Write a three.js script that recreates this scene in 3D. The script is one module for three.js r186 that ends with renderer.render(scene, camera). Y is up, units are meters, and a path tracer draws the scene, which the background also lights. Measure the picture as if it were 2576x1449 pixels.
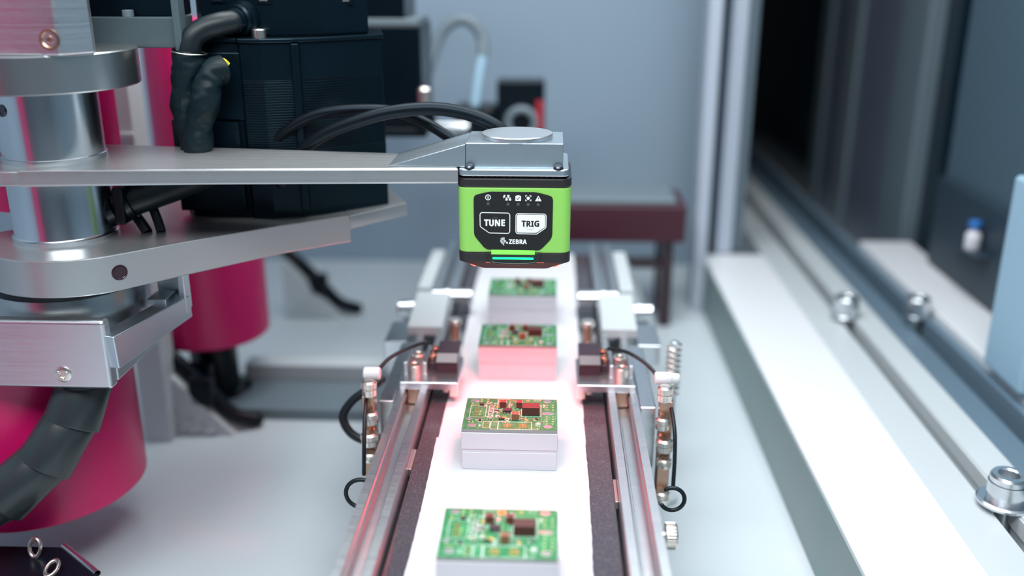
import * as THREE from 'three';
import { RoundedBoxGeometry } from 'three/addons/geometries/RoundedBoxGeometry.js';
import { mergeGeometries, toCreasedNormals } from 'three/addons/utils/BufferGeometryUtils.js';
import { RectAreaLightUniformsLib } from 'three/addons/lights/RectAreaLightUniformsLib.js';

// ---------------------------------------------------------------- camera, light, exposure
const MM = 0.001;                                     // shapes are written in millimetres, the scene is in metres
const scene = new THREE.Scene();
const camera = new THREE.PerspectiveCamera(2 * Math.atan(724.5 / 2400) * 180 / Math.PI, 2576 / 1449, 0.01, 10);
camera.position.set(16.9 * MM, 212.2 * MM, 370.8 * MM);
camera.rotation.order = 'YXZ';
camera.rotation.set(-18.949 * Math.PI / 180, 2.4146 * Math.PI / 180, 0);
camera.focus = 0.418;
camera.userData.fStop = camera.getFocalLength() / 9.5;
scene.background = new THREE.Color(0x20262c);
const renderer = new THREE.WebGLRenderer({ antialias: true });
renderer.toneMapping = THREE.LinearToneMapping;
renderer.toneMappingExposure = 1.5;
renderer.shadowMap.enabled = true;
RectAreaLightUniformsLib.init();
const CEILING_LIGHTS = [                              // x, z, width, depth (mm), radiance
  [-104, -150, 370, 240, 6.0], [-60, 330, 520, 240, 9.0], [170, -150, 150, 680, 4.0],
];
const LAMP_WHITE = [0.93, 0.98, 1.0];
const RED_LAMP = 0.048;                               // candela of the scanner's red lamp
const GREEN_LAMP = 2;

// ---------------------------------------------------------------- helpers
let seed = 7;
const rnd = () => (seed = (seed * 16807) % 2147483647) / 2147483647;
const used = {};
function numbered(n) { used[n] = (used[n] ?? -1) + 1; return used[n] ? n + '_' + String(used[n]).padStart(3, '0') : n; }
function tag(o, label, category, group, kind) {
  if (label) o.userData.label = label;
  if (category) o.userData.category = category;
  if (group) o.userData.group = group;
  if (kind) o.userData.kind = kind;
  return o;
}
function thing(name, label, category, [x, y, z], group) {
  const o = new THREE.Group(); o.name = numbered(name); o.position.set(x * MM, y * MM, z * MM);
  o.userData.at = undefined; delete o.userData.at; o.at = [x, y, z]; scene.add(o);
  return tag(o, label, category, group, 'thing');
}
const V = (x, y, z) => new THREE.Vector3(x, y, z);
function uvBox(g, tile = 40) {                        // box-projected uv, one repeat per tile (mm)
  if (g.index) g = g.toNonIndexed();
  const p = g.attributes.position, uv = new Float32Array(p.count * 2), a = V(), b = V(), c = V();
  for (let i = 0; i < p.count; i += 3) {
    a.fromBufferAttribute(p, i); b.fromBufferAttribute(p, i + 1); c.fromBufferAttribute(p, i + 2);
    const n = b.clone().sub(a).cross(c.clone().sub(a)), ax = Math.abs(n.x), ay = Math.abs(n.y), az = Math.abs(n.z);
    [a, b, c].forEach((v, k) => {
      const [u, w] = ax > ay && ax > az ? [v.z, v.y] : ay > az ? [v.x, v.z] : [v.x, v.y];
      uv[(i + k) * 2] = u / tile; uv[(i + k) * 2 + 1] = w / tile;
    });
  }
  g.setAttribute('uv', new THREE.BufferAttribute(uv, 2));
  return g;
}
function rootOf(o) { const at = [0, 0, 0]; while (o && o !== scene) { if (o.at) { at[0] += o.at[0]; at[1] += o.at[1]; at[2] += o.at[2]; } o = o.parent; } return at; }
// one mesh from geometry written in world millimetres (tile 0 keeps the geometry's own uv)
function part(name, geo, mat, parent, tile = 40, label) {
  let g = Array.isArray(geo) ? mergeGeometries(geo.map((k) => { k = k.index ? k.toNonIndexed() : k; for (const n of Object.keys(k.attributes)) if (!['position', 'normal', 'uv'].includes(n)) k.deleteAttribute(n); return k; })) : geo;
  if (tile) g = uvBox(g, tile);
  const at = rootOf(parent);
  g.translate(-at[0], -at[1], -at[2]); g.scale(MM, MM, MM);
  const m = new THREE.Mesh(g, mat); m.name = name; m.castShadow = m.receiveShadow = true;
  if (label) m.userData.label = label;
  parent.add(m);
  return m;
}
function struct(name, geo, mat, tile = 80) { const m = part(name, geo, mat, scene, tile); m.userData.kind = 'structure'; return m; }
function copy(o, [dx, dy, dz], label, scale) {
  const c = o.clone(); c.name = numbered(o.name.replace(/_\d{3}$/, '')); c.at = o.at; scene.add(c);
  c.userData = { ...o.userData, label };
  c.position.add(V(dx * MM, dy * MM, dz * MM));
  if (scale) c.scale.set(...scale);
  return c;
}
// shapes (world millimetres)
const box = (x0, x1, y0, y1, z0, z1, r = 0.4, seg = 2) => {
  const w = x1 - x0, h = y1 - y0, d = z1 - z0, g = new RoundedBoxGeometry(w, h, d, seg, Math.min(r, w / 2.1, h / 2.1, d / 2.1));
  return g.translate((x0 + x1) / 2, (y0 + y1) / 2, (z0 + z1) / 2);
};
const smooth = (g) => toCreasedNormals(g, 0.35);
function shape(pts) { const s = new THREE.Shape(); pts.forEach(([x, y], i) => i ? s.lineTo(x, y) : s.moveTo(x, y)); s.closePath(); return s; }
function extr(s, depth, bevel = 0, seg = 28) {
  return smooth(new THREE.ExtrudeGeometry(s, { depth: depth - 2 * bevel, bevelEnabled: bevel > 0, bevelSize: bevel, bevelThickness: bevel, bevelOffset: -bevel, bevelSegments: 2, curveSegments: seg })).translate(0, 0, bevel);
}
// outline in plan (x,z), standing from y0 to y1
function plan(pts, y0, y1, bevel = 0.4, holes = []) {
  const s = Array.isArray(pts) ? shape(pts.map(([x, z]) => [x, -z])) : pts;
  holes.forEach(([x, z, r]) => { const h = new THREE.Path(); h.absarc(x, -z, r, 0, Math.PI * 2, true); s.holes.push(h); });
  return extr(s, y1 - y0, bevel).rotateX(-Math.PI / 2).translate(0, y0, 0);
}
const front = (pts, z0, z1, bevel = 0.3) => extr(Array.isArray(pts) ? shape(pts) : pts, z1 - z0, bevel).translate(0, 0, z0);   // outline in (x,y)
const side = (pts, x0, x1, bevel = 0.3) => extr(shape(pts.map(([z, y]) => [-z, y])), x1 - x0, bevel).rotateY(Math.PI / 2).translate(x0, 0, 0); // outline in (z,y)
const lathe = (prof, x, y, z, seg = 48) => toCreasedNormals(new THREE.LatheGeometry(prof.map(([r, h]) => new THREE.Vector2(Math.max(r, 0.0001), h)), seg), 0.6).translate(x, y, z);
const latheAlong = (prof, from, dir, seg = 32) => {
  const g = toCreasedNormals(new THREE.LatheGeometry(prof.map(([r, h]) => new THREE.Vector2(Math.max(r, 0.0001), h)), seg), 0.6);
  return g.applyQuaternion(new THREE.Quaternion().setFromUnitVectors(V(0, 1, 0), V(...dir).normalize())).translate(...from);
};
const cyl = (r, h, b = 0.3) => [[0, 0], [r - b, 0], [r, b], [r, h - b], [r - b, h], [0, h]];
const tube = (pts, r, n = 64, seg = 16, closed = false) => new THREE.TubeGeometry(new THREE.CatmullRomCurve3(pts.map((p) => V(...p)), closed, 'centripetal'), n, r, seg, closed);
const capped = (pts, r, n = 64, seg = 16) => [tube(pts, r, n, seg), new THREE.SphereGeometry(r, seg, 8).translate(...pts[0]), new THREE.SphereGeometry(r, seg, 8).translate(...pts[pts.length - 1])];
function roundRect(x0, x1, y0, y1, r) {
  const s = new THREE.Shape();
  s.moveTo(x0 + r, y0); s.lineTo(x1 - r, y0); s.absarc(x1 - r, y0 + r, r, -Math.PI / 2, 0); s.lineTo(x1, y1 - r); s.absarc(x1 - r, y1 - r, r, 0, Math.PI / 2);
  s.lineTo(x0 + r, y1); s.absarc(x0 + r, y1 - r, r, Math.PI / 2, Math.PI); s.lineTo(x0, y0 + r); s.absarc(x0 + r, y0 + r, r, Math.PI, Math.PI * 1.5);
  return s;
}
const block = (x0, x1, z0, z1, r, y0, y1, bevel = 0.4) => plan(roundRect(x0, x1, -z1, -z0, r), y0, y1, bevel);   // upright block with round corners in plan
function socketScrew(r, h, x, y, z, dir = [0, 1, 0]) {                                            // head and its hex socket
  const q = new THREE.Quaternion().setFromUnitVectors(V(0, 1, 0), V(...dir).normalize());
  const head = toCreasedNormals(new THREE.LatheGeometry([[0.0001, h * 0.45], [r * 0.5, h * 0.45], [r * 0.55, h * 0.95], [r * 0.62, h], [r * 0.9, h], [r, h * 0.9], [r, 0], [0.0001, 0]].map(([a, b]) => new THREE.Vector2(a, b)).reverse(), 24), 0.5);
  return head.applyQuaternion(q).translate(x, y, z);
}

// ---------------------------------------------------------------- textures and materials
function dataTex(w, h, f, srgb) {
  const d = new Uint8Array(w * h * 4);
  for (let y = 0; y < h; y++) for (let x = 0; x < w; x++) { const c = f(x, y); d.set([...(Array.isArray(c) ? c : [c, c, c]), 255], (y * w + x) * 4); }
  const t = new THREE.DataTexture(d, w, h); t.wrapS = t.wrapT = THREE.RepeatWrapping; t.magFilter = THREE.LinearFilter; t.needsUpdate = true;
  if (srgb) t.colorSpace = THREE.SRGBColorSpace;
  return t;
}
function noiseGrid(n) { const g = Array.from({ length: n * n }, rnd); return (x, y) => { x = ((x % n) + n) % n; y = ((y % n) + n) % n; const i = x | 0, j = y | 0, u = x - i, v = y - j, a = g[j * n + i], b = g[j * n + (i + 1) % n], c = g[((j + 1) % n) * n + i], d = g[((j + 1) % n) * n + (i + 1) % n]; return (a + (b - a) * u) * (1 - v) + (c + (d - c) * u) * v; }; }
const n64 = noiseGrid(64), n16 = noiseGrid(16);
const rows = Array.from({ length: 512 }, rnd), rows2 = Array.from({ length: 512 }, rnd);
const streak = dataTex(512, 512, (x, y) => 140 + 26 * rows[y] + 18 * rows2[(y >> 2)] + 24 * (n64(x / 16, y / 2) - 0.5));
const grain = dataTex(512, 512, (x, y) => 175 + 44 * (rnd() - 0.5) + 7 * (n64(x / 8, y / 8) - 0.5) + 5 * (n16(x / 32, y / 32) - 0.5));
const dust = dataTex(512, 512, (x, y) => { const q = rnd() < 0.008 * (0.3 + 2.2 * n16(x / 32, y / 32)) ? 90 + 110 * rnd() : 0, b = 66 + 8 * n64(x / 8, y / 8); return [b + q, b - 4 + q, b + 3 + q]; }, true);
const paper = dataTex(256, 256, (x, y) => 205 + 40 * (n64(x / 4, y / 4) - 0.5) + 20 * (rnd() - 0.5));
const std = (name, color, o = {}) => { const m = new THREE.MeshPhysicalMaterial({ color: new THREE.Color().setRGB(...color), roughness: 0.5, metalness: 0, ...o }); m.name = name; return m; };
const M = {
  alu: std('brushed aluminium', [0.70, 0.73, 0.76], { metalness: 1, roughness: 0.55, roughnessMap: streak }),
  aluFine: std('fine machined aluminium', [0.72, 0.75, 0.78], { metalness: 1, roughness: 0.42, roughnessMap: grain }),
  aluCool: std('bead blasted aluminium', [0.62, 0.71, 0.77], { metalness: 1, roughness: 0.5, roughnessMap: grain }),
  hose: std('dark grey hose', [0.022, 0.03, 0.034], { roughness: 0.33 }),
  redSpill: std('dark plastic tinted by red spill', [0.055, 0.009, 0.02], { roughness: 0.45 }),  // red lamp spill put into the control box colour
  nose: std('matt black lamp nose', [0.007, 0.006, 0.006], { roughness: 0.6 }),
  slate: std('slate blue channel', [0.12, 0.18, 0.235], { roughness: 0.45 }),
  gunGrey: std('gun grey paint', [0.075, 0.105, 0.118], { roughness: 0.35 }),
  aluPlate: std('ground aluminium plate', [0.46, 0.475, 0.485], { metalness: 0.8, roughness: 0.55, roughnessMap: streak }),
  satin: std('satin steel', [0.74, 0.77, 0.79], { metalness: 1, roughness: 0.34 }),
  lip: std('green lip with painted glow', [0.25, 1.0, 0.10], { roughness: 0.3 }),  // lighter green paints the status bar glow onto the lip
  shadeGreen: std('grey green painted shade', [0.21, 0.29, 0.29], { roughness: 0.5 }),  // colour holds the shade on the beam's left side
  chrome: std('polished steel', [0.72, 0.75, 0.78], { metalness: 1, roughness: 0.22 }),
  steel: std('turned steel', [0.56, 0.57, 0.57], { metalness: 1, roughness: 0.3 }),
  nickel: std('nickel plated brass', [0.80, 0.74, 0.68], { metalness: 1, roughness: 0.32 }),
  brass: std('brass', [0.48, 0.31, 0.23], { metalness: 1, roughness: 0.35 }),
  darkMetal: std('gunmetal screw', [0.10, 0.105, 0.12], { metalness: 1, roughness: 0.3 }),
  greyMetal: std('grey painted metal', [0.15, 0.195, 0.225], { roughness: 0.45 }),
  whiteMetal: std('white painted metal', [0.72, 0.735, 0.765], { roughness: 0.5, roughnessMap: grain }),
  paleMetal: std('pale grey painted metal', [0.52, 0.56, 0.58], { roughness: 0.5, roughnessMap: grain }),
  bed: std('pale machine bed', [0.54, 0.60, 0.635], { roughness: 0.5, roughnessMap: grain }),
  wall: std('blue grey wall panel', [0.275, 0.36, 0.445], { roughness: 0.55, roughnessMap: grain }),
  ceiling: std('ceiling panel', [0.5, 0.55, 0.6], { roughness: 0.7 }),
  darkWall: std('dark wall panel', [0.02, 0.038, 0.056], { roughness: 0.5 }),
  dusty: std('dark dusty plate', [1, 1, 1], { map: dust, roughness: 0.18, metalness: 0.0 }),
  belt: std('white belt', [0.62, 0.62, 0.65], { roughness: 0.75, bumpMap: paper, bumpScale: 0.000015 }),
  white: std('white plastic', [0.63, 0.62, 0.67], { roughness: 0.42, roughnessMap: grain }),
  black: std('black plastic', [0.002, 0.006, 0.0105], { specularIntensity: 0.5, roughness: 0.38, roughnessMap: grain }),
  motor: std('black lacquer', [0.0018, 0.006, 0.0105], { specularIntensity: 0.55, specularColor: new THREE.Color(0.55, 0.85, 1), roughness: 0.3 }),
  rubber: std('black rubber', [0.006, 0.012, 0.016], { roughness: 0.42, specularIntensity: 0.7 }),
  sleeve: std('wrinkled black sleeve', [0.002, 0.010, 0.014], { roughness: 0.5, specularIntensity: 0.45 }),
  cable: std('black cable jacket', [0.003, 0.0045, 0.006], { roughness: 0.42, specularIntensity: 0.5, specularColor: new THREE.Color(0.6, 0.8, 1) }),
  maroon: std('dark plastic', [0.03, 0.012, 0.02], { roughness: 0.17 }),
  pink: std('pink lacquer', [0.60, 0.006, 0.125], { roughness: 0.5, roughnessMap: grain }),
  red: std('red plastic', [0.35, 0.012, 0.03], { roughness: 0.5 }),
  green: std('green plastic', [0.285, 0.66, 0.125], { roughness: 0.42, roughnessMap: grain, bumpMap: grain, bumpScale: 0.000006 }),
  band: std('charcoal plastic', [0.022, 0.021, 0.022], { roughness: 0.5, roughnessMap: grain, bumpMap: grain, bumpScale: 0.000006 }),
  paleBlue: std('pale blue housing', [0.30, 0.46, 0.58], { roughness: 0.5 }),
  blueCap: std('blue cap', [0.02, 0.14, 0.42], { roughness: 0.4 }),
  yellow: std('yellow wire', [0.7, 0.6, 0.03], { roughness: 0.5 }),
  pcbEdge: std('board edge', [0.30, 0.31, 0.31], { roughness: 0.7 }),
  tin: std('tinned contact', [0.75, 0.72, 0.72], { metalness: 1, roughness: 0.3 }),
  gold: std('gold plating', [0.85, 0.60, 0.20], { metalness: 1, roughness: 0.28 }),
  chip: std('brown ceramic', [0.16, 0.035, 0.022], { roughness: 0.45 }),
  chipTan: std('tan ceramic', [0.26, 0.105, 0.055], { roughness: 0.4 }),
  ferrite: std('dark brown ferrite', [0.09, 0.026, 0.024], { roughness: 0.5 }),
  icBlack: std('moulded black package', [0.045, 0.022, 0.032], { roughness: 0.45 }),
  led: std('dull indicator lens', [0.085, 0.085, 0.095], { roughness: 0.4 }),
  darkGlass: std('dark window pane', [0.004, 0.014, 0.024], { roughness: 0.15 }),
  bluePanel: std('slate blue panel', [0.062, 0.105, 0.14], { roughness: 0.5 }),
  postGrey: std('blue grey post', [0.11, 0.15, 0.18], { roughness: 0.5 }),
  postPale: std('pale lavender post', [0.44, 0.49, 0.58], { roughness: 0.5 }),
  blueGlass: std('smoked blue pane', [0.11, 0.135, 0.19], { roughness: 0.35 }),
  lens: std('lamp lens glass', [0.9, 0.4, 0.35], { roughness: 0.05, transmission: 1, thickness: 0 }),
};
const glow = (name, color, k) => { const m = new THREE.MeshStandardMaterial({ color: 0x111111, emissive: new THREE.Color().setRGB(...color), emissiveIntensity: k, roughness: 0.5 }); m.name = name; return m; };
function canvasTex(w, h, draw) {
  const c = document.createElement('canvas'); c.width = w; c.height = h; draw(c.getContext('2d'), w, h);
  const t = new THREE.CanvasTexture(c); t.colorSpace = THREE.SRGBColorSpace; t.anisotropy = 8; return t;
}

// ---------------------------------------------------------------- the enclosure
struct('floor', box(-620, 900, -100, -80, -1330, 720, 0.5), M.bed, 90);
struct('ceiling', box(-620, 900, 560, 580, -1330, 720, 0.5), M.ceiling);
struct('wall_left', box(-640, -620, -100, 580, -1330, 720, 0.5), M.wall);
struct('wall_front', box(-620, 900, -80, 560, 720, 740, 0.5), M.darkWall);
struct('wall_far', box(-620, 900, -80, 560, -1350, -1330, 0.5), M.darkWall);
struct('wall_back', box(-620, 166, -80, 560, -580, -560, 0.5), M.wall);
struct('wall_outer', box(900, 920, -100, 580, -1330, 720, 0.5), M.darkWall);
// aluminium profile posts and a dark gap sheet at the corner where the back panel ends
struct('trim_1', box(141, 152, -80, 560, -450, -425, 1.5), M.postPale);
struct('gap_shade_2', box(151, 166, -80, 560, -482, -472, 1), M.darkWall);  // sheet whose dark colour stands for the unlit gap between posts
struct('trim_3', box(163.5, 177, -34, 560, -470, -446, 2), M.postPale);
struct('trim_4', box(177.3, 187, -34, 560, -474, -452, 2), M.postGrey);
// right side of the enclosure: dark opening, smoked pane, post, dark gap, panel
{
  const X0 = 345, X1 = 362;
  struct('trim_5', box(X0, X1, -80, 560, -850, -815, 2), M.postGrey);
  const w1 = struct('window_1', box(X0 + 5, X0 + 11, -80, 560, -1325, -850.4, 0.5), M.darkGlass);
  const w2 = struct('window_2', box(X0 + 4, X0 + 10, -80, 560, -814.6, -574, 0.5), M.blueGlass);
  part('window_frame', box(X0, X0 + 4, -80, 560, -735, -700, 1), M.greyMetal, w2);
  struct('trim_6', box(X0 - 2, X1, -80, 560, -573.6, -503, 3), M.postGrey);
  const w3 = struct('window_3', box(X0 + 12, X0 + 17, -80, 560, -502.6, -425.4, 0.5), M.darkGlass);
  struct('wall_right', box(X0, X1, -80, 560, -425, 720, 1), M.bluePanel);
}
CEILING_LIGHTS.forEach(([x, z, w, d, k], i) => {
  const t = thing('ceiling_light', ['white ceiling light panel above the conveyor', 'white ceiling light panel over the near end of the bed', 'long narrow ceiling light panel above the side rails'][i], 'light', [x, 560, z]);
  part('frame', box(x - w / 2 - 8, x + w / 2 + 8, 552, 560, z - d / 2 - 8, z + d / 2 + 8, 1), M.whiteMetal, t);
  part('diffuser_lamp', box(x - w / 2, x + w / 2, 549, 552, z - d / 2, z + d / 2, 0.5), glow('lit diffuser', LAMP_WHITE, 0.5), t);
  const l = new THREE.RectAreaLight(new THREE.Color().setRGB(...LAMP_WHITE), k, w * MM, d * MM);
  l.position.set(0, -0.0125, 0); l.rotation.x = -Math.PI / 2; l.name = 'panel_light'; t.add(l);
});

// ---------------------------------------------------------------- long beams along the right side
{
  let t = thing('white_girder', 'broad bright white beam running the length of the bed', 'beam', [178, -80, -150]);
  part('beam_body', box(152.3, 205, -80, -34, -446, 190, 1.5), M.whiteMetal, t);
  part('side_panel', box(151.6, 152.4, -80, -36, -445, 189, 0.2), M.shadeGreen, t);  // thin dark sheet, paints the shaded left face of the white beam
  t = thing('slotted_rail', 'grey aluminium rail with a dark bolt slot beside the white beam', 'rail', [228, -80, -400]);
  part('rail_body', front([[205.6, -80], [256, -80], [256, -34], [237, -34], [237, -42], [240, -44], [240, -54], [225, -54], [225, -44], [228.3, -42], [228.3, -36], [205.6, -36]], -1300, 190, 0.5), M.paleMetal, t);
  part('edge_strip', box(238, 255.5, -34, -33, -1290, 190, 0.4), M.paleMetal, t);
  t = thing('low_channel', 'slate coloured channel between two rails on the right', 'channel', [275, -80, -400]);
  part('channel_body', front([[256.4, -80], [298, -80], [298, -36], [291, -36], [291, -56], [283, -56], [283, -44], [256.4, -44]], -1300, 190, 0.5), M.slate, t);
  t = thing('side_ledge', 'pale lavender ledge along the right wall of the enclosure', 'ledge', [322, -80, -200]);
  part('ledge_body', box(298.4, 344.5, -80, -30, -480, 190, 1.5), M.whiteMetal, t);
  const bolt = (x, y, z, label, washer) => {
    const b = thing('rail_bolt', label, 'bolt', [x, y, z], 'bolts on the right rails');
    part('washer', lathe([[5, 0], [washer, 0], [washer, 1.2], [washer - 1, 2], [5, 2]], x, y, z), M.aluFine, b);
    part('bolt_head', socketScrew(8.5, 13, x, y + 2, z), M.aluFine, b);
    part('knurl', lathe([[8.9, 5], [8.9, 11]], x, y, z), M.aluFine, b);
    part('shank', lathe(cyl(4, 18), x, y - 18, z), M.steel, b);
  };
  bolt(236, -33, -38, 'large socket head bolt with washer on the slotted rail, nearest the camera', 13);
  bolt(232, -33, -290, 'blurred small bolt halfway along the slotted rail', 10);
  bolt(287, -36, -300, 'blurred dark bolt over the slot of the slate channel', 9);
  t = thing('blue_housing', 'pale blue upright housing standing on the ledge at the right edge', 'housing', [300, -30, -170]);
  part('housing_body', box(292, 343, -30, 92, -200, -150, 3), M.paleBlue, t);
  part('housing_foot', box(299.5, 341, -30, -27, -198, -148, 0.8), M.paleMetal, t);
  t = thing('dark_cabinet', 'dark flat box fixed to the right wall above the pale ledge', 'cabinet', [343, -29, -330]);
  part('cabinet_body', box(335, 344.9, -28, 44, -415, -262, 1.5), M.darkWall, t);
  part('cabinet_shelf', box(322, 335, 8, 10, -350, -300, 0.5), M.darkWall, t);
  t = thing('small_bottle', 'small white bottle with a blue cap on a dark shelf at the right', 'bottle', [328, 10, -320]);
  part('bottle_body', lathe([[0, 0], [5, 0], [5.5, 1], [5.5, 11], [4.5, 13], [3, 14], [3, 16], [0, 16]], 328, 10, -320), M.white, t);
  part('cap', lathe(cyl(4.6, 6, 0.8), 328, 26, -320), M.blueCap, t);
}

// ---------------------------------------------------------------- the conveyor
{
  let t = thing('conveyor_bed', 'dark dusty plate under the white belt on grey legs', 'conveyor', [0, -80, -100]);
  part('bed_plate', box(-43.2, 45.2, -5, -0.7, -330, 150, 0.4), M.dusty, t, 60);
  part('side_channel', box(-42, 44, -24, -5, -328, 148, 0.5), M.greyMetal, t);
  for (const z of [-300, -120, 60]) for (const x of [-40, 28]) part('leg', box(x, x + 14, -80, -24, z, z + 20, 0.8), M.greyMetal, t);
  for (const [x, z] of [[-43.9, -7], [45.6, 16]]) part('clip', box(x - 0.5, x + 0.8, -3, 0.6, z - 9, z + 9, 0.2), M.nickel, t);
  // belt: two sheets that overlap under the second carrier, with slightly uneven cut edges
  t = thing('conveyor_belt', 'white paper-like conveyor belt carrying the circuit boards', 'belt', [0, 0, -100]);
  const sheet = (z0, z1, y0, y1, dx) => {
    const L = [], R = [];
    for (let i = 0; i <= 60; i++) { const z = z0 + (z1 - z0) * i / 60; L.push([-35 + dx + 0.5 * Math.sin(z / 31) + 0.25 * (rnd() - 0.5), z]); R.push([34.3 + dx * 0.2 + 0.35 * Math.sin(z / 23 + 1) + 0.35 * (rnd() - 0.5), z]); }
    return plan([...L, ...R.reverse()], y0, y1, 0.05);
  };
  part('belt_strip', sheet(-330, -24, -0.7, -0.35, 0.8), M.belt, t, 30);
  part('belt_strip', sheet(-29, 150, -0.35, 0, 0), M.belt, t, 30);
  // guide rails with their T slots
  const prof = [[0, -22], [14.3, -22], [14.3, 8], [10.9, 8], [10.9, 6.9], [10.2, 6.4], [10.2, 3.6], [12, 2.6], [12, 0.5], [10, -1.2], [6.2, -1.2], [6, -1.7], [5.7, -1.2], [4.3, -1.2], [2.3, 0.5], [2.3, 2.6], [4.1, 3.6], [4.1, 6.4], [3.4, 6.9], [3.4, 8], [0, 8]];
  for (const [x0, sgn, label] of [[-44.4, -1, 'slotted aluminium guide rail along the left of the belt'], [46.6, 1, 'slotted aluminium guide rail along the right of the belt']]) {
    const r = thing('guide_rail', label, 'rail', [x0 + sgn * 7, -22, -100], 'guide rails');
    part('rail_profile', front((sgn > 0 ? prof : prof.slice().reverse()).map(([x, y]) => [x0 + sgn * x, y]), -330, 150, 0.25), M.alu, r, 60);
    for (const z of [-260, -60, 100]) part('bracket_foot', box(...(sgn > 0 ? [x0 + 2, x0 + 12] : [x0 - 12, x0 - 2]), -80, -22, z, z + 18, 0.6), M.greyMetal, r);
  }
  // blocks on the outside of the rails
  for (const [x0, x1, z1, label] of [[-66.5, -59, -50.7, 'plain aluminium block bolted outside the left guide rail'], [61.2, 69, -48.5, 'plain aluminium block bolted outside the right guide rail']]) {
    const b = thing('side_block', label, 'block', [(x0 + x1) / 2, -25, z1]);
    part('block_body', box(x0, x1, -25, 8, -127, z1, 0.7), M.aluFine, b);
    part('block_foot', box(x0 + 1, x1 - 1, -80, -25, -110, -90, 0.6), M.greyMetal, b);
  }
  // sensor brackets across the rails
  for (const s of [-1, 1]) {
    const w = s < 0 ? 'left' : 'right', X = (x) => s < 0 ? -x + 2.2 : x;
    const bx = (a, b, ...r) => box(Math.min(X(a), X(b)), Math.max(X(a), X(b)), ...r);
    const b = thing('sensor_bracket', `small aluminium cross bracket with two cap screws on the ${w} rail`, 'bracket', [X(46), 8, -80], 'sensor brackets');
    part('bracket_plate', bx(30.8, 60.2, 8.1, 12, -98, -64, 0.5), M.aluFine, b);
    part('fin', bx(47.6, 49.6, 12, 18.5, -98, -74, 0.4), M.aluFine, b); part('fin', bx(57.4, 59.4, 12, 18.5, -98, -74, 0.4), M.aluFine, b);
    for (const z of [-73, -87]) part('cap_screw', socketScrew(3.6, 6.2, X(53.5), 12, z), M.nickel, b);
    part('lock_nut', bx(31, 35.5, 3.6, 8.1, -70, -65.5, 0.5), M.nickel, b); part('lock_nut', bx(36, 38.6, 5.6, 8.1, -69, -66, 0.5), M.nickel, b);
    part('slot_nut', bx(50.8, 56.6, -0.6, 7.9, -72, -66, 0.6), M.brass, b);
    const k = thing('photo_sensor', `black photoelectric sensor on the ${w} bracket beside the belt`, 'sensor', [X(39), 12, -88], 'photoelectric sensors');
    part('sensor_body', side([[-99, 12], [-77, 12], [-77, 17.5], [-82, 20.5], [-99, 20.5]], Math.min(X(32), X(43.5)), Math.max(X(32), X(43.5)), 0.4), M.maroon, k);
    part('sensor_wing', bx(43.6, 46.9, 12, 16.5, -96, -79, 0.4), M.maroon, k);
    part('set_screw', socketScrew(2.2, 3.4, X(45.2), 16.5, -83), M.brass, k); part('set_screw', socketScrew(2.2, 3.4, X(45.2), 16.5, -92), M.brass, k);
    // pin with a pale tip behind each sensor
    const p = thing('pin_sensor', `copper coloured pin with a white tip behind the ${w} sensor`, 'pin', [X(38), -0.3, -121]);
    part('pin_post', lathe(cyl(2.6, 22, 0.4), X(38), -0.3, -121), M.brass, p);
    part('pin_tip', new THREE.SphereGeometry(2.6, 20, 12).scale(1, 1.2, 1).translate(X(38), 10, -117.6), M.white, p);
    part('pin_collar', lathe(cyl(4, 3, 0.4), X(38), 21.7, -121), M.nickel, p);
    // plates on the rails further back
    const q = thing('rail_plate', `tilted white plate lying on the ${w} rail behind the sensor`, 'plate', [X(57), 8, -160]);
    part('plate_body', side([[-182, 8.1], [-138, 8.1], [-138, 13], [-182, 19]], Math.min(X(46.8), X(67)), Math.max(X(46.8), X(67)), 0.6), M.paleMetal, q);
    part('plate_step', bx(67, 80, -6, 6, -165, -132, 0.6), M.aluFine, q);
  }
  // bearing housings and bright rods at the far end
  for (const s of [-1, 1]) {
    const w = s < 0 ? 'left' : 'right', X = (x) => s < 0 ? -x + 2.2 : x;
    const bx = (a, b, ...r) => box(Math.min(X(a), X(b)), Math.max(X(a), X(b)), ...r);
    const b = thing('bearing_housing', `pale grey end housing at the far end of the ${w} rail`, 'housing', [X(66), -80, -235], 'conveyor end housings');
    part('housing_body', front([[X(61.5), -80], [X(83), -80], [X(83), -14], [X(76), 0], [X(70), 14], [X(61.5), 14]].sort(() => 0) && (s < 0 ? [[X(83), -80], [X(61.5), -80], [X(61.5), 14], [X(70), 14], [X(76), 0], [X(83), -14]] : [[X(61.5), -80], [X(83), -80], [X(83), -14], [X(76), 0], [X(70), 14], [X(61.5), 14]]), -290, -206, 1.2), M.paleMetal, b);
    for (const [a, c, y, z, r] of [[34, 60, 10.5, -197, 5.6], [57, 82, 1.5, -198, 5.6]]) {
      const rod = thing('guide_rod', `bright polished cross rod, ${a === 34 ? 'inner upper' : 'outer lower'} of the ${w} pair by the end housing`, 'rod', [X(a), y, z]);
      part('rod_body', latheAlong(cyl(r, c - a, 0.8), [X(a), y, z], [s, 0, 0]), M.chrome, rod);
      part('rod_collar', latheAlong(cyl(r + 0.6, 4, 0.4), [X(a + 14), y, z], [s, 0, 0]), M.aluFine, rod);
      part('rod_bracket', box(X(a + 20) - 2, X(a + 20) + 2, y - 6, y + 2, z - 8, z - r + 0.3, 0.4), M.aluFine, rod);
    }
  }
  // carriers with their circuit boards
  const c = thing('board_carrier', 'white two-tier carrier block under the sharp circuit board below the scanner', 'block', [0, 0, -16], 'white carrier blocks on the belt');
  part('lower_tier', box(-20.7, 20.8, 0, 8.5, -32, -0.05, 0.3), M.white, c);
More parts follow.
